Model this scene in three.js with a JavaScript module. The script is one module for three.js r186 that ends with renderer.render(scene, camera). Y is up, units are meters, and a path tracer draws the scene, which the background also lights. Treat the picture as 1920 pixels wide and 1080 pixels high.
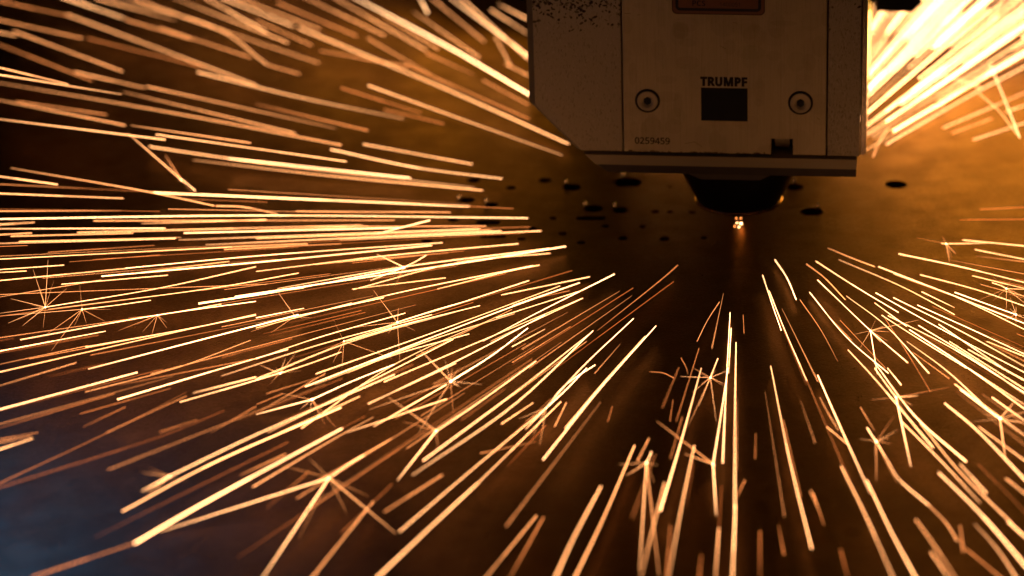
import * as THREE from 'three';
import { mergeGeometries } from 'three/addons/utils/BufferGeometryUtils.js';
import { RoundedBoxGeometry } from 'three/addons/geometries/RoundedBoxGeometry.js';
import { RectAreaLightUniformsLib } from 'three/addons/lights/RectAreaLightUniformsLib.js';

// ---------------------------------------------------------------- camera, background, lamps, exposure
const scene = new THREE.Scene();
scene.background = new THREE.Color(0.0012, 0.0010, 0.0012);
const W = 1920, H = 1080, FOCAL = 6000, CX = 1400, CUT = [1385, 418];      // a long lens on the cutting point, shifted to the left
const DIST = 1.92, ELEV = 22 * Math.PI / 180;
const camera = new THREE.PerspectiveCamera(2 * Math.atan(H / 2 / FOCAL) * 180 / Math.PI, W / H, 0.05, 20);
const pitch = ELEV + Math.atan((H / 2 - CUT[1]) / FOCAL);
camera.rotation.set(-pitch, 0, 0);
{
  const d = new THREE.Vector3((CUT[0] - CX) / FOCAL, (H / 2 - CUT[1]) / FOCAL, -1).applyEuler(camera.rotation);
  camera.position.copy(d.normalize().multiplyScalar(-DIST));                // the cutting point is the origin, the sheet lies at y = 0
}
camera.setViewOffset(W, H, W / 2 - CX, 0, W, H);
camera.focus = 1.765;
camera.userData.fStop = camera.getFocalLength() / 1000 / 0.0215;
camera.updateMatrixWorld(true);

const renderer = new THREE.WebGLRenderer({ antialias: true });
renderer.setSize(1024, 576);
renderer.toneMapping = THREE.LinearToneMapping;
renderer.toneMappingExposure = 1;
renderer.shadowMap.enabled = true;
RectAreaLightUniformsLib.init();
const GLOW = 7.4;                                                           // radiance of an ordinary spark
const JET_LAMPS = [[1720, 80, 5, 0.02], [1830, 20, 8, 0.03], [1940, -10, 9, 0.026], [2060, -60, 9, 0.016], [900, -40, 5, 0.015], [720, -100, 5, 0.011], [500, -90, 5, 0.003]];                   // unseen point lights for the jet at right and the out-of-view one at left: pixel, climb in degrees, candela
const LAMP_LIGHT = 3.6;                                                     // candela of the unseen bluish lamp beyond the near left corner

// ---------------------------------------------------------------- helpers
let seed = 20240611;
const rnd = () => { seed = (seed + 0x6D2B79F5) | 0; let t = Math.imul(seed ^ (seed >>> 15), 1 | seed); t = (t + Math.imul(t ^ (t >>> 7), 61 | t)) ^ t; return ((t ^ (t >>> 14)) >>> 0) / 4294967296; };
const span = (a, b) => a + (b - a) * rnd();
const names = new Map();
function numbered(name) { const n = names.get(name) ?? 0; names.set(name, n + 1); return n ? `${name}_${String(n).padStart(3, '0')}` : name; }
function tag(o, label, category, group, kind) { if (label) o.userData.label = label; if (category) o.userData.category = category; if (group) o.userData.group = group; if (kind) o.userData.kind = kind; return o; }
function thing(name, label, category, group) { const o = new THREE.Group(); o.name = numbered(name); scene.add(o); return tag(o, label, category, group); }
function part(name, geometry, material, parent) { const m = new THREE.Mesh(geometry, material); m.name = name; m.castShadow = m.receiveShadow = true; parent.add(m); return m; }
const EYE = camera.position.clone();
const ray = (px, py) => new THREE.Vector3((px - CX) / FOCAL, (H / 2 - py) / FOCAL, -1).applyEuler(camera.rotation).normalize();
function onSheet(px, py, y = 0) { const d = ray(px, py); return EYE.clone().addScaledVector(d, (y - EYE.y) / d.y); }
// the point along a sight line where a particle that left the cut at this slope flies
function inFlight(px, py, slope) {
  const d = ray(px, py); let lo = 0.6, hi = (0.0007 - EYE.y) / d.y;
  const over = (t) => { const p = EYE.clone().addScaledVector(d, t); return p.y - 0.0012 - slope * Math.hypot(p.x, p.z); };
  for (let k = 0; k < 40; k++) { const m = (lo + hi) / 2; if (over(m) > 0) lo = m; else hi = m; }
  return EYE.clone().addScaledVector(d, lo);
}

// ---------------------------------------------------------------- computed textures
function noiseGrid(n, r) { const g = new Float32Array(n * n); for (let i = 0; i < g.length; i++) g[i] = r(); return (x, y) => { const xi = Math.floor(x), yi = Math.floor(y), fx = x - xi, fy = y - yi, u = fx * fx * (3 - 2 * fx), v = fy * fy * (3 - 2 * fy), q = (a, b) => g[((b % n) + n) % n * n + ((a % n) + n) % n]; return (q(xi, yi) * (1 - u) + q(xi + 1, yi) * u) * (1 - v) + (q(xi, yi + 1) * (1 - u) + q(xi + 1, yi + 1) * u) * v; }; }
function texture(w, h, f, srgb, repeat = true) {
  const d = new Uint8Array(w * h * 4);
  for (let y = 0; y < h; y++) for (let x = 0; x < w; x++) { const c = f(x, y), i = (y * w + x) * 4; for (let k = 0; k < 3; k++) d[i + k] = Math.max(0, Math.min(255, Array.isArray(c) ? c[k] : c)); d[i + 3] = 255; }
  const t = new THREE.DataTexture(d, w, h); t.magFilter = THREE.LinearFilter; t.minFilter = THREE.LinearMipmapLinearFilter; t.generateMipmaps = true;
  if (repeat) t.wrapS = t.wrapT = THREE.RepeatWrapping;
  if (srgb) t.colorSpace = THREE.SRGBColorSpace;
  t.needsUpdate = true; return t;
}
const n1 = noiseGrid(64, rnd), n2 = noiseGrid(128, rnd), n3 = noiseGrid(256, rnd);
const TILE = 0.5, TS = 2048, GRAIN = 0.2;                                    // sheet colour spans half a metre and its grain 20 cm, each mirrored at its edges
const turned = (f, x, y, k, a) => f((x * Math.cos(a) - y * Math.sin(a)) * k, (x * Math.sin(a) + y * Math.cos(a)) * k);
const sheetColor = texture(TS, TS, (x, y) => {
  const k = 0.72 + 0.24 * turned(n1, x, y, 1 / 190, 0.5) + 0.2 * turned(n2, x, y, 1 / 33, 1.1) + 0.16 * turned(n3, x, y, 1 / 5.3, 0.3) + 0.22 * (rnd() - 0.5) + 0.12 * turned(n3, x * 0.06, y, 1 / 2.2, 0);
  const pit = turned(n2, x, y, 1 / 4.1, 0.9) > 0.955 ? 0.55 : 1;
  return [49 * k * pit, 33 * k * pit, 19 * k * pit];
}, true);
const sheetBump = texture(1024, 1024, (x, y) => 255 * (0.40 * turned(n3, x, y, 1 / 2.3, 0.7) + 0.35 * rnd() + 0.25 * turned(n2, x, y, 1 / 6.7, 0.2)));
const sheetRough = texture(1024, 1024, (x, y) => 255 * (0.39 + 0.14 * (turned(n1, x, y, 1 / 60, 0.4) - 0.5) + 0.16 * (turned(n3, x, y, 1 / 3.1, 1.3) - 0.5)));
for (const [t, size] of [[sheetColor, TILE], [sheetBump, GRAIN], [sheetRough, GRAIN]]) { t.wrapS = t.wrapT = THREE.MirroredRepeatWrapping; t.repeat.set(1 / size, 1 / size); }
const castBump = texture(512, 512, (x, y) => 255 * (0.5 * n3(x / 2, y / 4) + 0.3 * n2(x / 5, y / 8) + 0.2 * rnd()));
const brushBump = texture(512, 512, (x, y) => 255 * (0.7 * n3(x / 1.6, y / 40) + 0.3 * n3(x, y / 9)));

// ---------------------------------------------------------------- the sheet with its cut holes, and the bed below
const sheetMaterial = new THREE.MeshPhysicalMaterial({ specularIntensity: 0.6, specularColor: new THREE.Color(1, 0.68, 0.34), map: sheetColor, bumpMap: sheetBump, bumpScale: 0.0002, roughness: 1, roughnessMap: sheetRough, metalness: 0.7 });
const X0 = -1.0, X1 = 0.8, Z0 = -1.1, Z1 = 0.75;
{
  const s = new THREE.Shape([new THREE.Vector2(X0, -Z1), new THREE.Vector2(X1, -Z1), new THREE.Vector2(X1, -Z0), new THREE.Vector2(X0, -Z0)]);
  const burrs = [];
  const hole = (px, py, w, shine) => { const p = onSheet(px, py), r = w / 2 * p.distanceTo(EYE) / FOCAL, h = new THREE.Path(); h.absarc(p.x, -p.z, r, 0, Math.PI * 2, true); s.holes.push(h); if (shine) { const q = onSheet(shine, py), o = Math.sqrt(Math.max(0, r * r - (q.x - p.x) ** 2)); burrs.push([q.x, p.z - (Math.abs(q.x - p.x) < r ? o : 0), Math.min(r, 0.006)]); } };
  const slot = (px, py, w, hh) => { const a = onSheet(px - w / 2, py), b = onSheet(px + w / 2, py), r = hh / 2 * a.distanceTo(EYE) / FOCAL / 0.39, h = new THREE.Path(); h.absarc(a.x + r, -a.z, r, Math.PI / 2, Math.PI * 1.5, false); h.absarc(b.x - r, -b.z, r, -Math.PI / 2, Math.PI / 2, false); s.holes.push(h); };
  hole(1177, 342, 52, 1167); hole(1072, 351, 36, 1060); hole(1022, 338, 26); hole(1680, 346, 42); hole(1490, 351, 34, 1491); hole(1522, 397, 44, 1534);
  hole(1113, 391, 36, 1097); hole(1163, 394, 30, 1152); hole(1037, 409, 15); hole(1135, 424, 15); hole(1055, 438, 17); hole(1090, 455, 16);
  hole(1168, 447, 19); hole(1246, 448, 21); hole(1228, 397, 16); hole(1256, 397, 13); hole(1298, 398, 15); hole(888, 338, 26);
  hole(876, 375, 30, 860); hole(922, 384, 26, 911); hole(978, 448, 16); hole(1256, 350, 8); hole(958, 352, 20); hole(1000, 428, 17); hole(1204, 425, 13); hole(850, 412, 22); hole(1320, 446, 14); hole(800, 452, 22); hole(970, 946, 5); hole(911, 1003, 5);
  slot(1108, 409, 58, 7); slot(916, 417, 46, 9); slot(925, 443, 50, 7);
  const g = new THREE.ExtrudeGeometry(s, { depth: 0.005, bevelEnabled: false, curveSegments: 20 });
  g.rotateX(-Math.PI / 2); g.translate(0, -0.005, 0);
  const m = part('metal_sheet', g, sheetMaterial, scene);
  tag(m, 'dark grainy steel sheet with cut holes lying under the laser head', 'metal sheet', null, 'structure');
  const lip = new THREE.SphereGeometry(1, 14, 10), shiny = new THREE.MeshStandardMaterial({ color: new THREE.Color(0.75, 0.66, 0.55), metalness: 1, roughness: 0.22 });
  for (const [x, z, r] of burrs) { const b = part('raised_burr', lip, shiny, m); b.position.set(x, 0.0006, z); b.scale.set(0.0013, 0.0032, 0.0011); }
  const bed = part('machine_bed', new THREE.BoxGeometry(X1 - X0, 0.01, Z1 - Z0).translate((X0 + X1) / 2, -0.075, (Z0 + Z1) / 2), new THREE.MeshStandardMaterial({ color: new THREE.Color(0.02, 0.018, 0.016), roughness: 0.9 }), scene);
  tag(bed, 'dark machine bed seen through the holes of the sheet', 'machine bed', null, 'structure');
}

// ---------------------------------------------------------------- the laser cutting head
const head = thing('laser_cutting_head', 'grey metal laser cutting head with black square logo above its dark nozzle', 'laser head');
head.position.set(0, 0, 0.06); head.rotation.y = -3.2 * Math.PI / 180; head.updateMatrixWorld(true);
const onFront = (px, py, z = 0) => {                                          // a pixel on the front plane, in the head's own axes
  const inv = head.matrixWorld.clone().invert(), o = EYE.clone().applyMatrix4(inv), d = ray(px, py).transformDirection(inv);
  return o.addScaledVector(d, (z - o.z) / d.z);
};
const hx = (px, z) => onFront(px, 200, z).x, hy = (py, z) => onFront(1385, py, z).y;
const nozzleAt = head.worldToLocal(new THREE.Vector3(0, 0, 0));
const aluminium = new THREE.MeshStandardMaterial({ color: new THREE.Color(0.5, 0.43, 0.29), metalness: 0.45, roughness: 0.5, bumpMap: brushBump, bumpScale: 0.00004 });
const castMetal = new THREE.MeshStandardMaterial({ color: new THREE.Color(1, 1, 1), metalness: 0.35, roughness: 0.6, bumpMap: castBump, bumpScale: 0.00015 });
const darkMetal = new THREE.MeshStandardMaterial({ color: new THREE.Color(0.03, 0.024, 0.02), metalness: 0.6, roughness: 0.38 });
const blackPaint = new THREE.MeshStandardMaterial({ color: new THREE.Color(0.012, 0.011, 0.01), roughness: 0.65 });
const polished = new THREE.MeshStandardMaterial({ color: new THREE.Color(0.62, 0.56, 0.48), metalness: 1, roughness: 0.16 });
const shapeOf = (pts) => new THREE.Shape(pts.map(([x, y]) => new THREE.Vector2(x, y)));
function plate(pts, depth, bevel = 0.0004, uv0) {                              // an upright plate whose front face lies at z = 0
  const g = new THREE.ExtrudeGeometry(shapeOf(pts), { depth: depth - 2 * bevel, bevelEnabled: true, bevelThickness: bevel, bevelSize: bevel, bevelOffset: -bevel, bevelSegments: 2 });
  g.translate(0, 0, -depth + bevel);
  const p = g.attributes.position, uv = g.attributes.uv, [ax, ay, w, h] = uv0;
  for (let i = 0; i < p.count; i++) uv.setXY(i, (p.getX(i) - ax) / w, (p.getY(i) - ay) / h);
  return g;
}
const TOP = -70, yTop = hy(TOP), yBot = hy(288.5);
function canvasTexture(w, h, draw) {
  const c = document.createElement('canvas'); c.width = w; c.height = h; draw(c.getContext('2d'), w, h);
  const t = new THREE.CanvasTexture(c); t.colorSpace = THREE.SRGBColorSpace; return t;
}
function speckle(g, w, h, n, dark) { for (let k = 0; k < n; k++) { g.fillStyle = `rgba(20,14,8,${span(0.05, dark)})`; g.beginPath(); g.ellipse(rnd() * w, rnd() * h, span(0.6, 3.2), span(0.6, 2), rnd() * 3, 0, 7); g.fill(); } }
{ // front plate: metal, printed name, logo square, serial number, wear
  const px0 = 1169, px1 = 1549, py1 = 288.5, K = 4.4, cw = Math.round((px1 - px0) * K), ch = Math.round((py1 - TOP) * K);
  const at = (x, y) => [(x - px0) * K, (y - TOP) * K];
  const map = canvasTexture(cw, ch, (g) => {
    g.fillStyle = 'rgb(198,184,150)'; g.fillRect(0, 0, cw, ch);
    for (let k = 0; k < 1500; k++) { const l = rnd() < 0.5; g.fillStyle = l ? `rgba(255,250,235,${span(0.02, 0.12)})` : `rgba(50,38,24,${span(0.02, 0.12)})`; g.fillRect(rnd() * cw, rnd() * ch - 200, span(1, 3), span(60, 500)); }
    for (let k = 0; k < 150; k++) { g.fillStyle = `rgba(60,44,26,${span(0.01, 0.06)})`; g.beginPath(); g.ellipse(rnd() * cw, rnd() * ch, span(20, 120), span(20, 110), 0, 0, 7); g.fill(); }
    speckle(g, cw, ch, 420, 0.5);
    g.strokeStyle = 'rgba(40,28,16,0.5)'; g.lineWidth = 3;
    for (const [x0, y0, x1, y1] of [[1283, 271, 1302, 267], [1302, 267, 1316, 276], [1174, 27, 1186, 27], [1197, 30, 1203, 29], [1350, 84, 1362, 90], [1532, 216, 1537, 220], [1375, 40, 1383, 42]]) { g.beginPath(); g.moveTo(...at(x0, y0)); g.lineTo(...at(x1, y1)); g.stroke(); }
    for (let k = 0; k < 60; k++) { const x = span(px0, 1440); g.fillStyle = `rgba(18,12,8,${span(0.2, 0.7)})`; g.beginPath(); g.ellipse(...at(x, 289 - Math.abs(span(-3, 3))), span(6, 26), span(3, 9), 0, 0, 7); g.fill(); }
    g.fillStyle = 'rgb(7,7,8)';
    const sq = at(1315, 163.5); g.fillRect(sq[0], sq[1], 87 * K, 62.5 * K);
    const word = (s, x0, x1, y, size, font, color) => { g.font = `${font} ${size * K}px sans-serif`; g.fillStyle = color; g.textBaseline = 'alphabetic'; g.save(); const [ax, ay] = at(x0, y); g.translate(ax, ay); g.scale((x1 - x0) * K / g.measureText(s).width, 1); g.fillText(s, 0, 0); { g.strokeStyle = color; g.lineWidth = size * (font === 'bold' ? 0.32 : 0.16); g.strokeText(s, 0, 0); } g.restore(); };
    word('TRUMPF', 1314, 1402, 159.5, 22.5, 'bold', 'rgb(7,7,8)');
    word('0259459', 1189, 1256, 272.5, 16.5, 'normal', 'rgb(20,15,11)');
  });
  const x0 = hx(px0), x1 = hx(px1);
  const m = new THREE.MeshStandardMaterial({ map, metalness: 0.45, roughness: 0.5 });
  const nx0 = hx(1446), nx1 = hx(1487), ny = hy(259);
  const g = plate([[x0, yTop], [x0, yBot], [nx0, yBot], [nx0, ny], [nx1, ny], [nx1, yBot], [x1, yBot], [x1, yTop]], 0.006, 0.0004, [x0, yBot, x1 - x0, yTop - yBot]);
  const front = part('front_plate', g, m, head);
  // the notch: a ramp that runs back from its upper edge between two dark cheeks
  const ramp = new THREE.BufferGeometry(); const b = yBot;
  ramp.setAttribute('position', new THREE.Float32BufferAttribute([nx0 + 0.002, ny, -0.0012, nx1 - 0.002, ny, -0.0012, nx1 - 0.002, b, -0.011, nx0 + 0.002, ny, -0.0012, nx1 - 0.002, b, -0.011, nx0 + 0.002, b, -0.011], 3)); ramp.computeVertexNormals();
  ramp.setAttribute('uv', new THREE.Float32BufferAttribute(new Float32Array(12), 2));
  part('notch_ramp', ramp, aluminium, front);
  // two countersunk screws
  const ring = new THREE.TorusGeometry(0.0064, 0.00075, 8, 40), dish = new THREE.LatheGeometry([[0.0021, -0.0012], [0.0024, 0.0004], [0.0056, 0.0007], [0.0060, 0.0002]].map(([r, y]) => new THREE.Vector2(r, y)), 36).rotateX(Math.PI / 2), socket = new THREE.CylinderGeometry(0.0023, 0.0023, 0.0012, 6).rotateX(Math.PI / 2);
  for (const [sx, sy] of [[1214, 189], [1501, 193]]) {
    const p = onFront(sx, sy, 0), s = part('screw', dish, aluminium, front); s.position.set(p.x, p.y, 0.0003);
    part('screw_recess', ring, blackPaint, front).position.set(p.x, p.y, 0.0001);
    part('screw_socket', socket, blackPaint, front).position.set(p.x, p.y, 0.0004);
  }
  // orange type label at the top
  const lw = 174, lh = 108, LK = 6, labelMap = canvasTexture(lw * LK, lh * LK, (c, w, h) => {
    c.fillStyle = 'rgb(134,84,50)'; c.fillRect(0, 0, w, h);
    const box = (i, r, lwid, col) => { c.strokeStyle = col; c.lineWidth = lwid * LK; c.beginPath(); c.roundRect(i * LK, i * LK, w - 2 * i * LK, h - 2 * i * LK, r * LK); c.stroke(); };
    box(0.8, 9, 1.4, 'rgb(40,18,10)'); box(9.5, 6, 5.5, 'rgb(12,10,10)');
    c.fillStyle = 'rgb(28,18,14)'; c.font = `bold ${15 * LK}px sans-serif`; c.fillText('PCS', 37 * LK, h - 16.5 * LK); c.font = `normal ${10.5 * LK}px sans-serif`; c.fillText('1400051', 89 * LK, h - 16.5 * LK);
  });
  const a = onFront(1260, 28), c = onFront(1434, 28), wdt = c.x - a.x, hgt = wdt * lh / lw, rr = 0.0028, sh = new THREE.Shape();
  sh.moveTo(rr, 0); sh.lineTo(wdt - rr, 0); sh.absarc(wdt - rr, rr, rr, -Math.PI / 2, 0); sh.lineTo(wdt, hgt - rr); sh.absarc(wdt - rr, hgt - rr, rr, 0, Math.PI / 2); sh.lineTo(rr, hgt); sh.absarc(rr, hgt - rr, rr, Math.PI / 2, Math.PI); sh.lineTo(0, rr); sh.absarc(rr, rr, rr, Math.PI, Math.PI * 1.5);
  const lg = new THREE.ExtrudeGeometry(sh, { depth: 0.0003, bevelEnabled: false, curveSegments: 8 }), lu = lg.attributes.uv, lp = lg.attributes.position;
  for (let i = 0; i < lp.count; i++) lu.setXY(i, lp.getX(i) / wdt, lp.getY(i) / hgt);
  const sticker = part('type_label', lg, new THREE.MeshStandardMaterial({ map: labelMap, roughness: 0.55 }), front); sticker.position.set(a.x, onFront(1347, 27).y, 0.0002);
  sticker.userData.label = 'orange type label with black rounded border';
}
const stained = (w, h, seedTop) => canvasTexture(w, h, (g) => {                // rough casting with dark spatter at its upper end
  g.fillStyle = 'rgb(186,174,148)'; g.fillRect(0, 0, w, h);
  for (let k = 0; k < 2600; k++) { g.fillStyle = rnd() < 0.5 ? `rgba(255,245,225,${span(0.03, 0.16)})` : `rgba(34,24,14,${span(0.04, 0.22)})`; g.beginPath(); g.ellipse(rnd() * w, rnd() * h, span(1, 5), span(2, 14), span(-0.3, 0.3), 0, 7); g.fill(); }
  speckle(g, w, h, 260, 0.5);
  for (let k = 0; k < seedTop; k++) { const y = h * (0.19 + Math.abs(span(-1, 1) * rnd()) * 0.22 - 0.03); g.fillStyle = `rgba(10,7,5,${span(0.25, 0.85)})`; g.beginPath(); g.ellipse(rnd() * w, y, span(3, 20), span(3, 11), span(-0.8, 0.8), 0, 7); g.fill(); }
});
{ // side panels, bevelled edge, polished cheek, core
  const x0 = hx(1003), x1 = hx(1166), pts = [[x0, yTop], [x0, hy(203)], [hx(1089), yBot], [x1, yBot], [x1, yTop]];
  const left = castMetal.clone(); left.map = stained(700, 1400, 260);
  part('side_panel', plate(pts, 0.008, 0.0005, [x0, yBot, x1 - x0, yTop - yBot]), left, head);
  const front = [[x0, yTop], [x0, hy(203)], [hx(1089), yBot]], off = 0.0042, outer = [[x0 - off, yTop], [x0 - off * 0.95, hy(203) - 0.001], [hx(1089) - 0.0035, yBot - 0.0015]];
  const v = [], quad = (a, b, c, d) => v.push(...a, ...b, ...c, ...a, ...c, ...d);
  for (let k = 0; k < 2; k++) {
    quad([...front[k], -0.0006], [...outer[k], -0.0075], [...outer[k + 1], -0.0075], [...front[k + 1], -0.0006]);
    quad([...outer[k], -0.0075], [...outer[k], -0.15], [...outer[k + 1], -0.15], [...outer[k + 1], -0.0075]);
  }
  const bevel = new THREE.BufferGeometry(); bevel.setAttribute('position', new THREE.Float32BufferAttribute(v, 3)); bevel.computeVertexNormals(); bevel.setAttribute('uv', new THREE.Float32BufferAttribute(new Float32Array(v.length / 3 * 2), 2));
  part('bevelled_edge', bevel, new THREE.MeshStandardMaterial({ color: new THREE.Color(0.2, 0.17, 0.14), metalness: 0.4, roughness: 0.6, side: THREE.DoubleSide }), head);
  const r0 = hx(1552), r1 = hx(1613), right = castMetal.clone(); right.map = stained(280, 1400, 10);
  part('side_panel', plate([[r0, yTop], [r0, yBot - 0.0002], [r1, yBot - 0.0002], [r1, yTop]], 0.008, 0.0005, [r0, yBot, r1 - r0, yTop - yBot]), right, head);
  const e = hx(1621);
  const cheek = new THREE.ExtrudeGeometry(shapeOf([[0.002, yBot], [0.002, yTop], [0.30, yTop], [0.30, hy(10)], [0.03, yBot]]), { depth: e - r1 - 0.0003, bevelEnabled: true, bevelThickness: 0.0006, bevelSize: 0.0006, bevelOffset: -0.0006, bevelSegments: 2 });
  cheek.rotateY(Math.PI / 2).translate(r1 + 0.0008, 0, 0);                      // its length runs backwards, along -z
  part('side_cheek', cheek, polished, head);
  part('housing', new THREE.ExtrudeGeometry(shapeOf([[x0 - 0.003, yTop - 0.002], [x0 - 0.003, hy(203)], [hx(1089) - 0.002, yBot + 0.001], [r1 - 0.001, yBot + 0.001], [r1 - 0.001, yTop - 0.002]]), { depth: 0.13, bevelEnabled: false }).translate(0, 0, -0.142), blackPaint, head);
  // base flange with a slanted left end, and its chamfered underside
  const yf = yBot - 0.0004, L = (y) => hx(1091) + (yf - y) / 0.0138 * 0.0145, R = hx(1608), yl = yf - 0.0138;
  const prism = (prof, right) => {                                            // a (z, y) outline run along x from the slanted end to the right end
    const f = [], q3 = (a, b, c) => f.push(...a, ...b, ...c);
    prof.forEach(([za, ya], k) => { const [zb, yb] = prof[(k + 1) % prof.length], A = [L(ya), ya, za], B = [right, ya, za], C = [right, yb, zb], D = [L(yb), yb, zb]; q3(A, D, C); q3(A, C, B); });
    for (let k = 1; k < prof.length - 1; k++) { const P = [prof[0], prof[k], prof[k + 1]]; q3(...P.map(([z, y]) => [right, y, z])); q3(...P.map(([z, y]) => [L(y), y, z]).reverse()); }
    const g = new THREE.BufferGeometry(); g.setAttribute('position', new THREE.Float32BufferAttribute(f, 3)); g.computeVertexNormals(); g.setAttribute('uv', new THREE.Float32BufferAttribute(new Float32Array(f.length / 3 * 2), 2)); return g;
  };
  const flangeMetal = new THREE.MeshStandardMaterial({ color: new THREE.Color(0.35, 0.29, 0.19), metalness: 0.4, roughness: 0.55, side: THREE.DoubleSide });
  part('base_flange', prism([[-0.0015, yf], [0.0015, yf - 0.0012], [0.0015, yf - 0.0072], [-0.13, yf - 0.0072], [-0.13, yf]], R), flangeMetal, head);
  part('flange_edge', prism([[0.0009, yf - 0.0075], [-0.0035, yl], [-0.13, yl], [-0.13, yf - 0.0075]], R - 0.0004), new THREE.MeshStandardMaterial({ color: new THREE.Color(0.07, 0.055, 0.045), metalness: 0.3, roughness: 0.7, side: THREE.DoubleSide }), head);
  const lip = new THREE.ExtrudeGeometry(shapeOf([[hx(1286), yl - 0.0001], [hx(1312), yl - 0.0036], [hx(1424), yl - 0.0036], [hx(1446), yl - 0.0001]]), { depth: 0.01, bevelEnabled: false }).translate(0, 0, -0.0145);
  part('flange_lip', lip, new THREE.MeshStandardMaterial({ color: new THREE.Color(0.1, 0.08, 0.065), metalness: 0.4, roughness: 0.6 }), head);
  // nozzle cone and tip
  const cone = new THREE.LatheGeometry([[0.0035, 0.0143], [0.021, 0.0143], [0.0238, 0.0150], [0.0250, 0.0163], [0.0322, 0.0305], [0.0405, 0.048], [0.0405, yl - 0.0003]].map(([r, y]) => new THREE.Vector2(r, y)), 72);
  const nz = part('nozzle_cone', cone, darkMetal, head); nz.position.set(nozzleAt.x, 0, nozzleAt.z);
  part('nozzle_rim', new THREE.TorusGeometry(0.0251, 0.0014, 12, 72).rotateX(Math.PI / 2).translate(0, 0.0160, 0), new THREE.MeshStandardMaterial({ color: new THREE.Color(0.42, 0.22, 0.11), metalness: 1, roughness: 0.22 }), nz);
  const tip = part('nozzle_tip', new THREE.LatheGeometry([[0.0006, 0.006], [0.0019, 0.006], [0.0022, 0.0065], [0.0042, 0.0142]].map(([r, y]) => new THREE.Vector2(r, y)), 40), new THREE.MeshStandardMaterial({ color: new THREE.Color(0.45, 0.22, 0.1), metalness: 1, roughness: 0.4 }), nz);
  tip.castShadow = true;
  // the dark carriage behind, just touching the upper edge of the picture
  const bz = -0.19, bb = hy(3, bz), bar = new RoundedBoxGeometry(hx(1700, bz) - hx(918, bz), 0.05, 0.06, 2, 0.003).translate((hx(1700, bz) + hx(918, bz)) / 2, bb + 0.025, bz - 0.03);
  part('carriage_bar', bar, blackPaint, head);
  const kx0 = hx(1643, bz + 0.02), kx1 = hx(1721, bz + 0.02), kb = hy(14, bz + 0.02);
  const block = new THREE.ExtrudeGeometry(shapeOf([[kx0, kb], [kx1 - 0.005, kb], [kx1, kb + 0.005], [kx1, kb + 0.05], [kx0, kb + 0.05]]), { depth: 0.04, bevelEnabled: true, bevelThickness: 0.0008, bevelSize: 0.0008, bevelSegments: 2 }).translate(0, 0, bz - 0.02);
  part('carriage_bracket', block, blackPaint, head);
}

// ---------------------------------------------------------------- glow of the cut itself
const hot = (r, g, b, k) => new THREE.MeshStandardMaterial({ color: 0x000000, roughness: 1, emissive: new THREE.Color(r, g, b), emissiveIntensity: k });
{
  const t = thing('molten_cut_glow', 'tiny cluster of glowing molten drops on the sheet below the nozzle', 'molten metal');
  const ball = new THREE.SphereGeometry(1, 14, 10), white = hot(1, 0.55, 0.22, 20), amber = hot(1, 0.3, 0.06, 12);
  for (const [x, y, r, m] of [[1381, 409, 0.00027, amber], [1389, 409, 0.00025, amber], [1382, 418, 0.0003, white], [1389.5, 419, 0.00055, white], [1377.5, 424, 0.0003, amber], [1385.5, 425.5, 0.00036, white]]) {
    const p = onSheet(x, y, 0.0003), d = part('molten_drop', ball, m, t); d.scale.setScalar(r); d.position.copy(p);
  }
  const lamp = new THREE.PointLight(new THREE.Color(1, 0.3, 0.05), 0.0001); lamp.position.set(0.0016, 0.0035, 0.003); lamp.castShadow = true; lamp.shadow.radius = 0.05; lamp.name = 'molten_light'; t.add(lamp);
}

// ---------------------------------------------------------------- sparks
const profiles = [(u) => 0.9 + 0.1 * Math.sin(u * 9), (u) => u < 0.45 ? 0.72 : 1.15, (u) => 1.1 - 0.85 * u * u, (u) => u > 0.62 ? 0.7 : 1.1, (u) => 0.25 + 0.85 * u].map((f) => texture(64, 2, (x) => 210 * f(x / 63), false, false));
const heat = new Map();
function glow(b, profile = 0) {                                               // brighter sparks are hotter, hence whiter
  const level = Math.max(-11, Math.min(9, Math.round(4 * Math.log2(b)))), key = level * 8 + profile;
  if (!heat.has(key)) {
    const k = 2 ** (level / 4), g = 0.415 * k ** 0.36, bl = 0.145 * k ** 0.7;
    heat.set(key, new THREE.MeshStandardMaterial({ color: new THREE.Color(0.02, 0.015, 0.012), roughness: 0.9, emissive: new THREE.Color(1, Math.min(g, 0.7), Math.min(bl, 0.5)), emissiveIntensity: GLOW * k * 255 / 210, emissiveMap: profiles[profile] }));
  }
  return heat.get(key);
}
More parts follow.
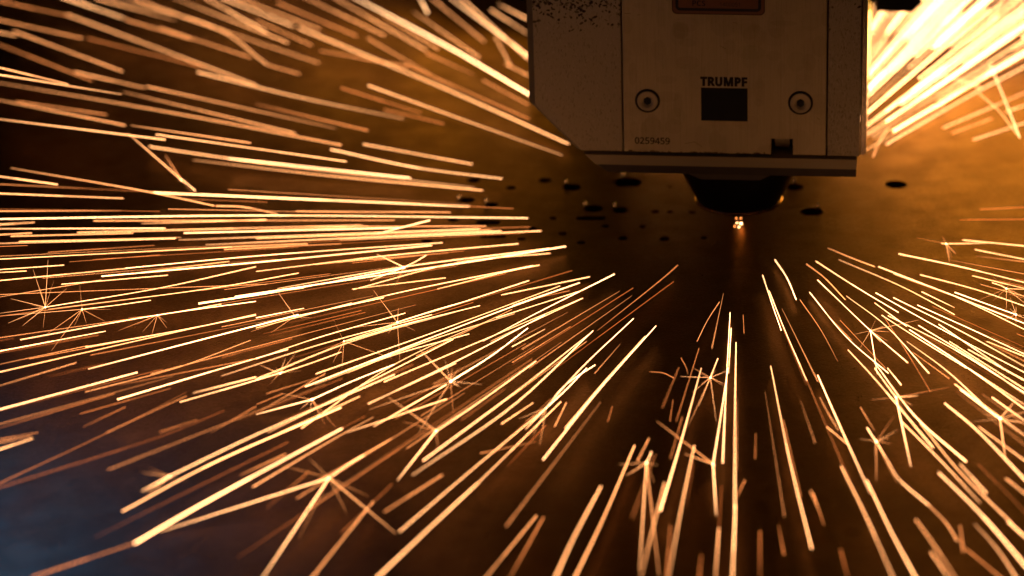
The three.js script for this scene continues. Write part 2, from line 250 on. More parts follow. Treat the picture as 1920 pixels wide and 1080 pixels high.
function streakShape(points, radius, sides = 7) {                             // a thin rounded rod that follows the flight
  const pts = points.length > 2 ? new THREE.CatmullRomCurve3(points, false, 'centripetal').getPoints(points.length * 5) : points, len = [0];
  for (let k = 1; k < pts.length; k++) len.push(len[k - 1] + pts[k].distanceTo(pts[k - 1]));
  const all = len[len.length - 1], rings = [], t = new THREE.Vector3(), u = new THREE.Vector3(), w = new THREE.Vector3();
  for (let k = 0; k < pts.length; k++) {
    t.subVectors(pts[Math.min(k + 1, pts.length - 1)], pts[Math.max(k - 1, 0)]).normalize();
    u.set(0, 1, 0).cross(t).normalize(); w.crossVectors(t, u);
    const add = (shift, scale, at) => rings.push([pts[k].clone().addScaledVector(t, shift), u.clone(), w.clone(), radius * scale, at]);
    const cap = Math.min(radius, all * 0.2);
    if (k === 0) { add(0, 0.05, 0); add(cap * 0.3, 0.7, 0); add(cap, 1, 0.01); } else if (k === pts.length - 1) { add(-cap, 1, 0.99); add(-cap * 0.3, 0.7, 1); add(0, 0.05, 1); } else add(0, 1, len[k] / all);
  }
  const p = [], n = [], uv = [], ix = [];
  rings.forEach(([c, a, b, r, at], k) => { for (let s = 0; s <= sides; s++) { const q = s / sides * 2 * Math.PI, d = a.clone().multiplyScalar(Math.cos(q)).addScaledVector(b, Math.sin(q)); p.push(c.x + d.x * r, c.y + d.y * r, c.z + d.z * r); n.push(d.x, d.y, d.z); uv.push(at, s / sides); if (k && s) { const i = k * (sides + 1) + s; ix.push(i - sides - 2, i - 1, i, i - sides - 2, i, i - sides - 1); } } });
  const g = new THREE.BufferGeometry();
  g.setAttribute('position', new THREE.Float32BufferAttribute(p, 3)); g.setAttribute('normal', new THREE.Float32BufferAttribute(n, 3)); g.setAttribute('uv', new THREE.Float32BufferAttribute(uv, 2)); g.setIndex(ix);
  return g;
}
const RADIUS = 0.000165;                                                        // of an ordinary spark, in metres
const sparks = [];                                                            // { o, mid, length, b, blur } for the labels
const fromCut = (x, y) => Math.hypot(x - CUT[0], y - CUT[1]);
const blurAt = (p) => { const z = p.clone().sub(EYE).dot(ray(CX, H / 2)); return FOCAL * 0.0215 * Math.abs(1 / z - 1 / 1.765); };
function note(o, xy, b, p, rays = 0) {
  const cl = xy.map((v, i) => Math.max(0, Math.min(i % 2 ? H : W, v))), n = cl.length, mx = (cl[0] + cl[n - 2]) / 2, my = (cl[1] + cl[n - 1]) / 2;
  sparks.push({ edge: xy.some((v, i) => v < 0 || v > (i % 2 ? H : W)), o, mx, my, length: Math.hypot(cl[0] - cl[n - 2], cl[1] - cl[n - 1]), b, blur: blurAt(p), rays });
}
let slopeNow = null;
const slopeFor = () => slopeNow ?? Math.tan(span(0.6, 3.4) * Math.PI / 180);
function outward(xy) { if (fromCut(xy[0], xy[1]) > fromCut(xy[xy.length - 2], xy[xy.length - 1])) { const r = []; for (let k = xy.length - 2; k >= 0; k -= 2) r.push(xy[k], xy[k + 1]); return r; } return xy; }
function flight(xy, slope) { const r = []; for (let k = 0; k < xy.length; k += 2) r.push(inFlight(xy[k], xy[k + 1], slope)); return r; }
function spark(width, b, xy, listed = true) {
  xy = outward(xy);
  const cooled = THREE.MathUtils.clamp(1.25 - Math.max(0, (xy[1] + xy[xy.length - 1]) / 2 - 640) / 620, 0.62, 1);   // those that have flown far towards the camera are cooler
  const pts = flight(xy, slopeFor()), pick = rnd(), profile = pick < 0.3 ? 0 : pick < 0.5 ? 1 : pick < 0.75 ? 2 : pick < 0.9 ? 3 : 4;
  const m = part(numbered('glowing_spark'), streakShape(pts.map((q) => q.clone().sub(pts[0])), RADIUS * width * span(0.88, 1.12)), glow(b * cooled, profile), scene);
  m.position.copy(pts[0]);                                                      // its origin is where it comes into sight
  if (listed) note(m, xy, b, pts[0].clone().lerp(pts[pts.length - 1], 0.5));
  return m;
}
const s = (b, ...xy) => spark(1, b, xy), thin = (b, ...xy) => spark(0.55, b * 0.62, xy), thick = (b, ...xy) => spark(1.5, b, xy);
function lifted(deg, f) { slopeNow = Math.tan(deg * Math.PI / 180); f(); slopeNow = null; }
function burst(b, xy, rays) {                                                 // a spark that bursts at the end of its flight
  const slope = slopeFor(), t = thing('glowing_spark_burst'), at = xy.slice(-2), o = inFlight(at[0], at[1], slope);
  t.position.copy(o);
  const own = (pts) => pts.map((p) => p.clone().sub(o));
  part('streak', streakShape(own(flight(xy, slope)), RADIUS), glow(b, 0), t);
  for (const [rb, x, y, rw = 0.3] of rays) { const far = o.distanceTo(EYE) * (1 + span(-0.008, 0.008)), end = EYE.clone().addScaledVector(ray(x, y), far); if (end.y < 0.001) end.copy(onSheet(x, y, 0.001)); part('ray', streakShape(own([o, end]), RADIUS * rw), glow(rb, 2), t); }
  for (let k = 0; k < (at[1] > 720 ? 3 : 6); k++) { const q = rnd() * 2 * Math.PI, l = 6 + 55 * rnd() ** 2, end = EYE.clone().addScaledVector(ray(at[0] + l * Math.cos(q), at[1] + l * Math.sin(q)), o.distanceTo(EYE) * (1 + span(-0.006, 0.004))); if (end.y > 0.0005) part('ray', streakShape(own([o, end]), RADIUS * span(0.1, 0.22)), glow(b * 0.6, 2), t); }
  part('bursting_core', new THREE.SphereGeometry(0.00045, 10, 8), glow(b * 1.6, 0), t);
  note(t, xy, b, o, rays.length);
}

// upper left: far behind the focus, broad and soft
s(1.2, 110, -8, 232, 34); s(0.6, 235, 37, 358, 73); s(0.6, -20, 33, 155, 72); s(0.8, -30, 55, 30, 67); s(0.65, 25, 58, 230, 134); s(0.4, -20, -2, 130, 30);
s(0.9, 125, 27, 300, 92, 480, 160); s(1.05, 370, 135, 560, 182, 757, 223); s(0.35, 165, 72, 380, 126); s(0.4, -20, 76, 172, 151);
lifted(11, () => { s(0.85, -20, 122, 128, 158); s(1, -20, 137, 228, 177); });
s(0.7, 140, 135, 272, 165); s(0.7, -20, 152, 320, 211, 640, 272); s(0.7, 230, 172, 555, 250); s(0.75, 275, 162, 630, 241); s(0.75, -20, 184, 235, 235);
lifted(7, () => { s(1.05, -20, 221, 310, 262); s(0.65, 245, 235, 470, 268); s(0.95, 292, 252, 650, 303); });
s(0.8, 180, -3, 330, 38); s(0.85, 200, -6, 400, 50, 502, 122); s(0.6, 503, 122, 562, 139); s(0.7, 250, -2, 420, 58, 598, 118); s(0.9, 325, -4, 540, 80); s(1.05, 385, -4, 500, 60); s(1.1, 415, -5, 550, 49); s(0.6, 480, 38, 585, 85);
thick(0.95, 560, 52, 820, 160, 1066, 270); s(0.5, 520, 5, 670, 68); s(0.65, 570, -6, 722, 67); s(0.85, 625, -6, 800, 95); thick(2.1, 662, -6, 830, 82, 994, 178); s(0.7, 720, 30, 822, 92); s(0.85, 775, 22, 900, 108); s(0.5, 800, 100, 890, 140); s(0.65, 810, -3, 908, 78);
thick(1.4, 842, -6, 992, 106); s(1, 862, -6, 992, 112); s(0.8, 928, 68, 957, 122); s(1, 920, 18, 988, 62); s(0.95, 935, 8, 992, 37); s(1.6, 785, -8, 802, 24); s(0.6, 690, 72, 850, 165); s(0.5, 600, 95, 765, 125);
lifted(5, () => { s(0.95, 690, 160, 870, 225, 1054, 291); s(0.45, 760, 120, 992, 223); }); s(0.38, 720, 205, 832, 232); s(0.7, 948, 120, 992, 142); s(0.5, 905, 150, 990, 196);
s(0.7, 440, -6, 600, 55); s(0.55, 300, 52, 470, 108); s(0.5, 30, 190, 200, 215); s(0.45, 480, 195, 690, 245); s(0.35, 640, 165, 790, 212);

// left, level with the cut
lifted(4, () => { s(1.05, -20, 328, 108, 346); s(0.85, -20, 362, 232, 372); s(0.6, -20, 396, 228, 395); s(0.7, 20, 315, 280, 360, 402, 386); });
s(0.7, 405, 386, 455, 388, 520, 401); s(1.0, 280, 275, 480, 304, 890, 352); s(1.6, 428, 297, 770, 334); s(0.85, 362, 300, 620, 330, 905, 357); thick(1.3, 288, 361, 880, 387);
s(1.35, -20, 411, 480, 404, 990, 409); s(0.8, -20, 422, 65, 417); s(0.6, 175, 414, 740, 413); s(0.9, 265, 419, 500, 412); s(1.1, -20, 429, 310, 428); s(0.8, 145, 436, 680, 422); s(0.7, -20, 441, 60, 437); s(0.75, 20, 443, 250, 437);
s(0.95, -20, 457, 330, 447); s(0.7, 35, 453, 340, 445); s(1.3, 345, 437, 750, 427); s(0.95, 335, 450, 900, 429); s(1, 385, 459, 940, 433); s(1.05, 637, 450, 1015, 433); s(0.8, -20, 487, 435, 463); s(0.6, 435, 463, 577, 457); thin(0.6, 90, 473, 290, 460); thin(0.5, 130, 491, 300, 478);
s(0.95, -20, 507, 120, 497); s(0.8, -20, 512, 50, 508); s(0.8, -20, 528, 240, 503); s(1.1, 235, 503, 480, 480, 830, 455); thick(1.1, 190, 518, 480, 492, 810, 460); s(1, 115, 533, 315, 516); s(1.15, 620, 280, 785, 315, 942, 335); s(0.95, 680, 270, 886, 308); s(0.6, 555, 396, 845, 398);
lifted(3, () => { s(1.4, 700, 440, 806, 413); }); s(0.6, 560, 425, 912, 424); s(0.7, 480, 447, 922, 431); s(0.95, 480, 509, 720, 480, 972, 457); s(1.2, 520, 541, 760, 500, 1030, 466); s(1.6, 372, 570, 520, 547, 760, 502); thick(1.3, 440, 556, 860, 494, 1061, 462); s(0.8, 660, 542, 836, 521); s(0.95, 662, 543, 870, 490, 1032, 475);
s(0.6, 480, 432, 690, 424); s(0.5, 420, 468, 640, 457); s(0.55, 250, 512, 430, 490); s(0.6, 590, 496, 700, 485); s(0.5, 700, 486, 840, 474);

// left below the cut: the focus, thin and sharp
thin(0.8, -20, 553, 310, 540, 500, 533); thin(0.9, -20, 560, 190, 525); s(0.9, 90, 580, 400, 540, 560, 512); thin(0.8, -20, 636, 300, 590); s(1.15, 38, 637, 300, 590, 480, 565); s(1.15, -20, 662, 198, 621); thin(0.8, -20, 687, 165, 648); thin(0.7, 55, 673, 350, 617); s(0.9, -20, 702, 230, 645, 480, 589); s(1.05, 160, 651, 350, 617, 480, 591);
thick(1.5, 165, 692, 385, 635, 560, 590); thin(0.6, 170, 666, 480, 605); thin(0.9, -20, 729, 143, 680); s(1.3, -20, 773, 258, 698); thin(0.9, 160, 735, 330, 690, 470, 638); thin(0.6, 222, 722, 480, 672); s(1.4, 220, 749, 480, 672, 540, 655); s(0.95, 415, 705, 600, 646, 810, 590); s(1.25, 337, 754, 480, 713, 532, 697); s(1.1, 362, 737, 480, 707);
thin(0.5, -20, 808, 215, 738); thin(0.7, 200, 811, 350, 742); thin(0.5, 155, 801, 235, 763); thin(0.5, 150, 776, 320, 728); thin(0.6, 300, 810, 370, 787); thin(0.55, 395, 811, 480, 762);
s(0.95, 560, 594, 760, 546, 1000, 498); s(1, 372, 568, 480, 552, 570, 540); s(1.1, 480, 596, 570, 578); s(0.95, 480, 673, 600, 632, 760, 587); s(1.2, 745, 604, 860, 569, 992, 526); s(1.1, 650, 640, 760, 608, 900, 573); s(1.05, 480, 711, 660, 640, 858, 584);
s(1.05, 592, 701, 800, 628, 1050, 536); thick(1.25, 572, 725, 790, 640, 960, 575, 1087, 530); s(1, 590, 721, 740, 665, 880, 626); s(1, 696, 678, 830, 630, 965, 588); s(1.05, 565, 803, 740, 683, 940, 590); s(1.05, 720, 716, 900, 640, 1090, 560); s(0.95, 502, 811, 680, 722, 850, 636); s(1.1, 692, 757, 880, 665, 1022, 590); s(0.95, 690, 757, 855, 681); thin(0.8, 480, 775, 610, 700); s(0.85, 525, 812, 675, 743); thick(1, 700, 800, 837, 721); s(1, 650, 811, 838, 748); thin(0.7, 500, 738, 610, 703); thin(0.6, 482, 758, 530, 738); s(0.8, 480, 615, 660, 568); thin(0.8, 780, 668, 960, 580); s(0.9, 650, 700, 735, 665);
thin(0.7, 960, 680, 1070, 612); s(0.95, 960, 650, 1022, 617); s(0.95, 960, 573, 1078, 533); s(1, 940, 553, 1106, 519); s(1, 930, 596, 1093, 544); s(1, 920, 640, 1093, 559); s(1.4, 905, 640, 1020, 580, 1152, 514); thin(0.6, 1000, 560, 1068, 545);
s(0.95, 820, 542, 960, 507, 1012, 497);

// lower left, nearer than the focus
s(1.1, -20, 849, 62, 822); thin(0.9, -20, 834, 60, 817); thin(0.7, -20, 827, 72, 811); thin(0.5, -20, 915, 200, 812, 350, 735); thin(0.4, -20, 920, 310, 815, 420, 770); thick(1.15, 229, 959, 400, 868, 640, 764); thick(1.6, 252, 1019, 365, 953, 642, 803); s(0.6, 60, 1082, 250, 1019); s(0.75, 474, 913, 640, 815, 700, 782); s(0.5, 450, 891, 536, 851); thin(0.6, 500, 952, 580, 884); s(0.9, 575, 1095, 700, 940);
s(0.6, 590, 905, 735, 822); s(1.15, 793, 864, 960, 740, 1104, 627); s(1.15, 773, 891, 960, 762, 1112, 620); s(1.1, 749, 997, 900, 868, 1028, 762); thick(1.5, 705, 1085, 800, 995, 897, 905); s(1.1, 897, 905, 1052, 753); s(1.5, 1020, 768, 1090, 690, 1188, 597); s(1.3, 1024, 765, 1060, 722, 1116, 684); s(1.3, 1018, 862, 1120, 735, 1230, 611); s(1, 1060, 803, 1140, 708, 1210, 630); thin(0.8, 960, 742, 1100, 640);
thin(0.6, 1120, 620, 1245, 520, 1271, 497); thin(0.35, 960, 685, 1187, 540); thin(0.3, 1030, 700, 1263, 528); thin(0.8, 1115, 700, 1163, 645); s(0.8, 940, 795, 1000, 755); s(0.55, 1040, 800, 1062, 755); thin(0.7, 900, 850, 1005, 828); s(0.6, 720, 960, 830, 890); thin(0.5, 640, 1000, 735, 908);

// below the cut, towards the camera
s(1, 905, 1090, 1006, 967); s(0.6, 955, 1085, 1019, 970); thick(1.3, 1036, 1095, 1075, 1010, 1127, 912); thick(1.05, 1072, 1095, 1130, 975, 1190, 835); s(1, 1199, 1090, 1246, 905); thick(1.15, 1238, 958, 1275, 835, 1315, 690); s(1.1, 1252, 1090, 1280, 940, 1302, 835); s(1.5, 1355, 868, 1362, 715, 1369, 586); thick(1.1, 1378, 962, 1378, 790, 1380, 642); thick(1.45, 1373, 1090, 1379, 946); thick(1.3, 1341, 1090, 1348, 990); s(1.3, 1366, 700, 1371, 615);
thin(0.8, 1307, 640, 1327, 600, 1349, 566); thin(0.6, 1218, 697, 1242, 699, 1264, 709); thin(0.6, 1277, 671, 1287, 690, 1290, 702); s(0.5, 1250, 1085, 1257, 985); s(0.55, 1195, 865, 1217, 822); thin(0.5, 1416, 860, 1417, 812); s(0.45, 1380, 935, 1397, 900); s(0.4, 1425, 1085, 1425, 995); s(0.4, 1310, 1090, 1315, 1040); thin(0.5, 1256, 790, 1262, 750); thin(0.45, 1140, 790, 1148, 762);
s(1.5, 1430, 516, 1446, 565, 1465, 620); s(1.25, 1442, 545, 1472, 620, 1513, 714); s(1.35, 1453, 487, 1475, 520, 1493, 562); s(1.15, 1445, 686, 1480, 860, 1522, 1029);

// lower right
thick(1.2, 1533, 703, 1580, 810, 1632, 925); thick(1.6, 1625, 900, 1670, 995, 1722, 1092); s(1.2, 1577, 874, 1620, 960, 1680, 1095); s(1.35, 1518, 548, 1590, 635, 1666, 700); thick(1.2, 1640, 680, 1720, 785, 1812, 866); s(1.2, 1553, 544, 1630, 618, 1702, 680); s(1.2, 1530, 490, 1600, 535, 1685, 586); s(1.05, 1573, 487, 1690, 537, 1790, 590); s(0.6, 1552, 465, 1600, 485, 1640, 500); s(0.5, 1512, 495, 1545, 520, 1585, 562);
s(1.2, 1587, 555, 1660, 610, 1742, 700); s(1.3, 1642, 549, 1770, 620, 1930, 703); s(1.2, 1675, 558, 1800, 620, 1930, 692); thick(1.2, 1647, 500, 1790, 555, 1935, 612); s(1.05, 1675, 513, 1800, 560, 1930, 622); s(1.2, 1685, 476, 1800, 500, 1930, 532); s(0.95, 1725, 515, 1830, 543, 1930, 577); s(1.05, 1805, 450, 1930, 462); s(1.05, 1828, 468, 1930, 488); thin(0.7, 1830, 480, 1930, 492); s(0.9, 1823, 517, 1930, 543); thin(0.9, 1838, 533, 1930, 558); s(1, 1728, 547, 1790, 577); s(1.3, 1720, 572, 1820, 617, 1930, 668); s(1.2, 1665, 592, 1780, 650, 1930, 742); thick(1.1, 1705, 618, 1800, 680, 1930, 773); s(1.2, 1722, 610, 1820, 670, 1930, 745); s(1.1, 1760, 608, 1880, 690); s(1.1, 1653, 591, 1730, 640, 1812, 690);
thick(1.2, 1771, 756, 1830, 805, 1930, 908); s(1.1, 1664, 690, 1690, 722); s(1.15, 1690, 790, 1765, 865, 1838, 943); thick(1.6, 1760, 886, 1840, 965, 1935, 1075); s(1.25, 1827, 982, 1870, 1030, 1910, 1090); s(1.05, 1725, 793, 1800, 885, 1897, 981); thick(1.4, 1890, 978, 1935, 1018); s(1.15, 1590, 656, 1640, 710, 1750, 840); s(0.7, 1550, 800, 1588, 832); thin(1, 1537, 745, 1553, 775, 1572, 806); s(0.9, 1717, 974, 1750, 1020, 1795, 1090); s(1.1, 1745, 1035, 1785, 1092); s(0.6, 1810, 1028, 1885, 1090); s(0.95, 1886, 897, 1930, 932);
s(1.2, 1700, 640, 1775, 695, 1850, 765); s(1.1, 1780, 640, 1930, 735); s(1.2, 1815, 655, 1930, 718); s(1, 1850, 640, 1930, 672); s(1.1, 1640, 568, 1700, 612); thin(0.7, 1500, 562, 1540, 620, 1571, 678); thin(0.6, 1655, 590, 1700, 660, 1745, 735); thin(0.6, 1575, 600, 1660, 690); thin(0.8, 1711, 660, 1780, 710); s(1.2, 1860, 745, 1930, 795); s(1.1, 1800, 870, 1850, 925); s(0.6, 1800, 985, 1806, 1035); s(0.5, 1525, 925, 1545, 985); s(0.6, 1520, 920, 1535, 955); s(0.45, 1460, 985, 1470, 1040); s(0.4, 1576, 1030, 1590, 1085);
s(1.3, 1665, 865, 1685, 898, 1742, 948); s(0.8, 1742, 948, 1775, 982, 1795, 1015); thin(0.8, 1613, 763, 1640, 808); s(1.1, 1815, 690, 1930, 765); s(1, 1790, 720, 1930, 822); s(0.9, 1835, 800, 1930, 870);

// right of the head, far behind the focus
s(1.2, 1622, 253, 1760, 162, 1935, 36); s(1.35, 1661, 271, 1830, 173, 1935, 118); s(1.1, 1698, 211, 1784, 164, 1860, 120); s(1.2, 1752, 203, 1840, 148, 1935, 100); s(1.1, 1767, 190, 1850, 138, 1935, 90); s(1.05, 1768, 240, 1850, 205, 1935, 168); s(1, 1825, 262, 1935, 226); s(0.95, 1885, 210, 1935, 193); s(0.8, 1637, 294, 1650, 263, 1668, 240); s(0.6, 1785, 250, 1860, 222);
lifted(9, () => { s(1.3, 1856, 120, 1885, 190, 1912, 258); s(0.9, 1835, 175, 1870, 205, 1908, 253); }); s(1.2, 1745, 135, 1800, 150, 1840, 165);
// bursts
burst(1, [480, 500, 300, 540, 85, 576], [[0.8, 20, 560], [0.7, 62, 505], [0.8, 90, 487], [0.7, 125, 541], [0.9, -5, 588], [0.9, 15, 606], [0.8, 42, 611], [0.6, 75, 540]]);
burst(1, [283, 563, 220, 572, 154, 580], [[0.8, -5, 593], [0.6, 80, 632], [0.6, 96, 658], [0.5, 162, 606], [0.5, 198, 603]]);
burst(1, [415, 570, 355, 581, 295, 591], [[0.6, 285, 626], [0.5, 222, 620], [0.6, 240, 596]]);
burst(1.1, [800, 478, 780, 490, 758, 501], [[1.2, 707, 477, 0.8], [1.3, 694, 526, 0.9]]);
burst(1.1, [720, 558, 640, 575, 553, 593], [[0.8, 520, 546], [0.8, 480, 606], [0.6, 508, 624], [0.7, 470, 622]]);
burst(1.2, [880, 563, 810, 583, 745, 604], [[0.9, 700, 544], [0.7, 747, 577], [0.6, 750, 680], [0.7, 655, 615], [0.9, 652, 640], [0.7, 728, 625]]);
burst(0.9, [735, 612, 690, 625, 645, 640], [[0.6, 600, 662], [0.6, 641, 690], [0.6, 624, 680], [0.6, 735, 672]]);
burst(1, [640, 660, 580, 682, 525, 700], [[0.8, 488, 685], [0.8, 535, 672], [0.7, 553, 664]]);
burst(1.7, [740, 683, 660, 715, 585, 749], [[1.3, 480, 777, 0.9], [0.6, 524, 737], [0.5, 630, 802], [0.5, 610, 796], [0.5, 600, 780]]);
burst(1.9, [990, 615, 920, 668, 845, 715], [[0.9, 786, 654, 0.6], [0.6, 848, 690], [0.5, 850, 776], [0.9, 692, 768], [0.8, 785, 811], [0.6, 860, 690]]);
burst(1.2, [1005, 677, 900, 753, 818, 808], [[1.2, 745, 901, 1.3], [0.7, 728, 745, 0.6], [0.6, 790, 816], [0.5, 822, 850], [0.5, 755, 790]]);
burst(1.8, [1100, 690, 1062, 730, 1024, 765], [[1.1, 985, 805, 1], [0.9, 1000, 815], [0.7, 1012, 835], [0.6, 985, 790]]);
burst(1.1, [740, 702, 480, 815, 318, 893], [[1.1, 266, 921, 1.2], [0.7, 266, 886], [0.9, 277, 925, 0.7], [0.4, 280, 878]]);
burst(1.25, [683, 853, 650, 873, 617, 896], [[1.1, 300, 997, 1], [1.1, 488, 1090, 1.3], [0.7, 742, 1000, 0.8], [0.6, 650, 962], [0.5, 560, 1010], [0.5, 520, 870], [0.5, 690, 930]]);
burst(1.2, [1221, 847, 1217, 858, 1212, 868], [[0.7, 1160, 871], [0.7, 1174, 892, 0.6], [0.9, 1199, 1070, 1], [0.6, 1236, 1080, 0.8], [0.5, 1227, 905]]);
burst(1.3, [1365, 690, 1350, 790, 1337, 870], [[1.2, 1343, 966, 1.2], [0.5, 1232, 790, 0.8], [0.6, 1284, 851, 0.8]]);
burst(1, [1346, 672, 1339, 690, 1332, 708], [[0.8, 1276, 706], [0.7, 1298, 736], [0.8, 1310, 762], [0.8, 1343, 790], [0.8, 1364, 695], [0.5, 1300, 690], [0.6, 1290, 800], [0.7, 1358, 720]]);
burst(1.5, [1533, 525, 1585, 575, 1632, 620], [[1.5, 1645, 702, 1], [0.8, 1722, 600], [0.9, 1652, 642, 0.8], [0.7, 1668, 622], [0.6, 1665, 640]]);
burst(1.2, [1640, 690, 1660, 718, 1680, 745], [[1.1, 1708, 875, 1.5], [0.8, 1722, 742, 0.7], [0.7, 1712, 760], [0.4, 1780, 726]]);
burst(1.3, [1626, 802, 1634, 815, 1643, 828], [[1.2, 1666, 866, 0.9], [0.6, 1668, 820], [0.5, 1672, 832], [0.5, 1643, 902, 0.6], [0.7, 1668, 868], [0.4, 1677, 780], [0.5, 1682, 905, 0.6]]);
burst(1.6, [1800, 730, 1840, 760, 1875, 785], [[0.9, 1930, 795], [0.9, 1930, 770], [0.8, 1905, 750, 0.7], [0.8, 1885, 860, 1.2], [0.7, 1845, 775], [0.7, 1930, 825]]);
burst(1.7, [1790, 548, 1850, 570, 1905, 590], [[0.8, 1905, 575], [0.9, 1930, 600], [0.6, 1880, 600], [0.7, 1905, 605]]);
burst(1, [1765, 456, 1770, 457, 1774, 457], [[1, 1850, 456, 0.8], [0.6, 1781, 491, 0.6], [0.6, 1792, 476, 0.6]]);
burst(1, [1860, 530, 1875, 535, 1887, 541], [[0.9, 1930, 543, 0.6], [0.8, 1887, 580], [0.7, 1930, 560], [0.8, 1930, 575]]);
burst(1.1, [367, 358, 345, 340, 340, 337], [[0.9, 240, 250, 1.1], [0.4, 310, 290, 0.8]]);

// the densest jet, right of and behind the head, and an unseen one above the upper left, out of view, lighting the sheet: too crowded to tell the single sparks apart
{
  const list = [[], [], []];
  const ray1 = (deg, r0, r1, w, kind, lift) => { const a = deg * Math.PI / 180, sl = Math.tan(lift * Math.PI / 180), p = (r) => inFlight(CUT[0] + r * Math.cos(a), CUT[1] - r * Math.sin(a), sl); list[kind].push(streakShape([p(r0), p(r1)], RADIUS * w, 6)); };
  for (let k = 0; k < 120; k++) { const r0 = span(240, 560); ray1(29 + 33 * rnd() ** 0.8, r0, r0 + span(90, 420), span(0.55, 1.4), Math.floor(rnd() * 3), span(1, 6)); }
  for (let k = 0; k < 70; k++) { const r0 = span(600, 760); ray1(span(25, 44), r0, r0 + span(80, 260), span(0.8, 1.8), Math.floor(rnd() * 3), span(1, 8)); }  // the jet runs on out of view at right, lighting the sheet
  for (let k = 0; k < 70; k++) { const a = span(139, 158), r0 = 470 / Math.sin(a * Math.PI / 180) + span(0, 120); ray1(a, r0, r0 + span(60, 260), span(0.8, 1.6), Math.floor(rnd() * 2), span(1, 5)); }
  for (let k = 0; k < 70; k++) { const r0 = span(135, 300); ray1(span(64, 132), r0, r0 + span(60, 200), span(0.8, 1.5), Math.floor(rnd() * 3), span(0.6, 4)); }   // unseen ones hidden behind the head, placed to light the sheet there
  const g = thing('glowing_spark_jet', 'blazing crowd of soft golden sparks streaming away behind the head', 'sparks'); g.userData.kind = 'stuff';
  list.forEach((l, k) => { part('jet_streaks', mergeGeometries(l), hot(1, 0.47, 0.17, GLOW * [0.5, 1.1, 4][k]), g).userData.kind = 'stuff'; });
  for (const [x, y, lift, power] of JET_LAMPS) { const lamp = new THREE.PointLight(new THREE.Color(1, 0.47, 0.045), power); lamp.position.copy(inFlight(x, y, Math.tan(lift * Math.PI / 180))); lamp.castShadow = true; lamp.shadow.radius = 3.5; lamp.name = 'jet_light'; g.add(lamp); }
}

// countless faint thin sparks between the others
{
  const faint = [[], [], []];
  for (let k = 0; k < 140; k++) {
    const a = span(-0.12, Math.PI + 0.12), r = span(0.11, 0.42), l = span(0.03, 0.16), e = Math.tan(span(0.5, 7) * Math.PI / 180), kind = Math.floor(rnd() * 3);
    const p = (q) => new THREE.Vector3(q * Math.cos(a) * 1.15, 0.0015 + q * e, q * Math.sin(a));
    faint[kind].push(streakShape([p(r), p(r + l)], span(0.00005, 0.00011), 5));
  }
  const g = thing('faint_glowing_sparks', 'countless faint thin red sparks scattered between the brighter ones', 'sparks', null); g.userData.kind = 'stuff';
  faint.forEach((list, k) => { const m = part('faint_streaks', mergeGeometries(list), glow([0.2, 0.3, 0.5][k], [2, 0, 4][k]), g); m.userData.kind = 'stuff'; });
}

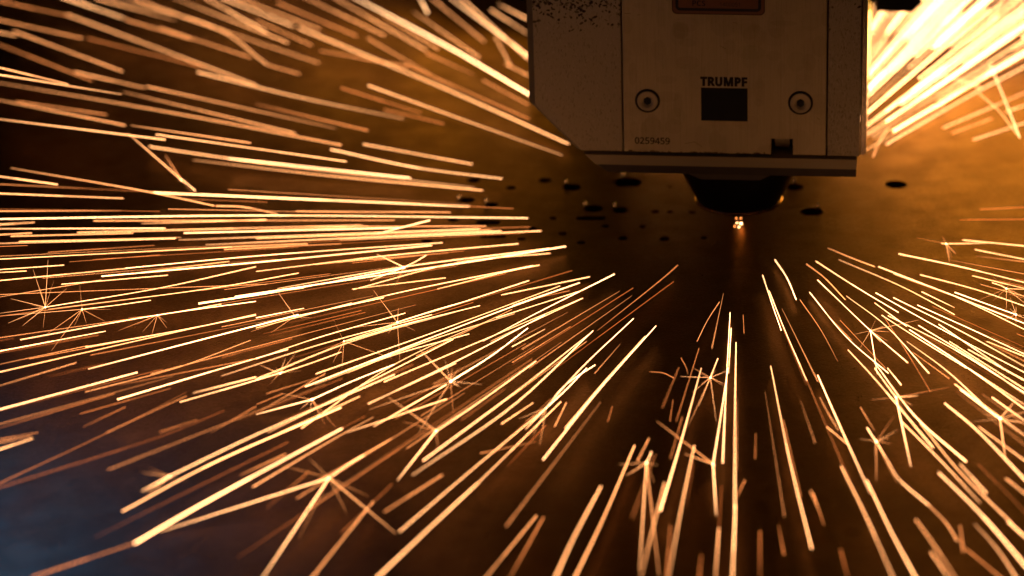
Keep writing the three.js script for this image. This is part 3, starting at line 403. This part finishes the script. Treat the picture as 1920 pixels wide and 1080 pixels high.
// what each spark is called: where it flies on the clock face round the nozzle, how far out, and its look
{
  const words = ['twelve', 'one', 'two', 'three', 'four', 'five', 'six', 'seven', 'eight', 'nine', 'ten', 'eleven'], nth = ['first', 'second', 'third', 'fourth', 'fifth', 'sixth', 'seventh', 'eighth', 'ninth', 'tenth', 'eleventh', 'twelfth'], many = ['none', 'one', 'two', 'three', 'four', 'five', 'six', 'seven', 'eight', 'nine', 'ten', 'eleven', 'twelve'];
  const same = new Map();
  for (const q of sparks) {
    const turn = ((Math.atan2(q.mx - CUT[0], CUT[1] - q.my) / Math.PI * 180) + 360) % 360, half = Math.round(turn / 15) % 24; q.turn = turn - half * 15 > 180 ? turn - 360 : turn;
    const clock = half % 2 ? `half past ${words[(half - 1) / 2]}` : `${words[half / 2]} o'clock`, r = fromCut(q.mx, q.my), far = q.edge ? 'leaving frame' : r < 340 ? 'close in' : r < 700 ? 'midway out' : 'far out';
    const size = q.length < 130 ? 'short ' : q.length > 330 ? 'long ' : '', soft = q.blur > 8.5 ? 'blurred ' : q.blur < 3 ? 'sharp ' : '', look = q.b >= 1.4 ? 'white-hot' : q.b >= 0.9 ? 'golden' : q.b >= 0.6 ? 'orange' : 'dim red';
    q.text = q.rays ? `${look} spark bursting into rays, ${clock} from the nozzle` : `${size}${soft}${look} spark ${clock} from the nozzle, ${far}`;
    if (!same.has(q.text)) same.set(q.text, []); same.get(q.text).push(q);
  }
  const brief = (l) => l.split(' ').length > 16 ? l.replace('from the nozzle', 'from nozzle') : l;
  for (const list of same.values()) {
    list.sort((a, b) => a.turn - b.turn);
    list.forEach((q, i) => tag(q.o, brief(q.text + (list.length > 1 ? `, ${nth[i]} clockwise of ${many[list.length]}` : '')), q.rays ? 'spark burst' : 'spark', q.rays ? 'sparks bursting into stars' : 'sparks flying from the cutting point'));
  }
  console.log('sparks', sparks.length, 'largest set', Math.max(...[...same.values()].map((l) => l.length)));
}

// ---------------------------------------------------------------- an unseen bluish lamp, out of view, placed to light the near left corner
{
  const t = thing('unseen_lamp', 'unseen small bluish lamp out of view, lighting the near left corner of the sheet', 'lamp');
  const at = new THREE.Vector3(-0.45, 0.2, 0.44), aim = new THREE.Vector3(-0.44, 0, 0.435);
  t.position.copy(at).setY(0);
  const shade = part('lamp_shade', new THREE.LatheGeometry([[0.012, 0.05], [0.016, 0.05], [0.03, 0.0], [0.028, 0.0], [0.012, 0.047]].map(([r, y]) => new THREE.Vector2(r, y)), 32), blackPaint, t);
  shade.position.set(0, 0.2, 0); shade.quaternion.setFromUnitVectors(new THREE.Vector3(0, -1, 0), aim.clone().sub(at).normalize());
  const bulb = part('lamp_bulb', new THREE.SphereGeometry(0.011, 20, 14), hot(0.2, 0.52, 1, 6), shade); bulb.position.set(0, 0.03, 0);
  part('lamp_stand', new THREE.CylinderGeometry(0.004, 0.004, 0.24, 12).translate(-0.03, 0.12, 0.02), blackPaint, t);
  part('lamp_foot', new THREE.CylinderGeometry(0.03, 0.032, 0.008, 32).translate(-0.03, 0.0045, 0.02), blackPaint, t);
  part('lamp_arm', new THREE.CylinderGeometry(0.003, 0.003, 0.045, 10).rotateZ(Math.PI / 2).translate(-0.012, 0.238, 0.012), blackPaint, t);
  const lamp = new THREE.SpotLight(new THREE.Color(0.06, 0.25, 1), LAMP_LIGHT, 0, 1.05, 1, 2); lamp.position.copy(shade.position).addScaledVector(aim.clone().sub(at).normalize(), 0.004); lamp.target.position.copy(aim).sub(t.position);
  lamp.name = 'lamp_light'; lamp.castShadow = true; lamp.shadow.radius = 0.5; t.add(lamp, lamp.target);
}
renderer.render(scene, camera);
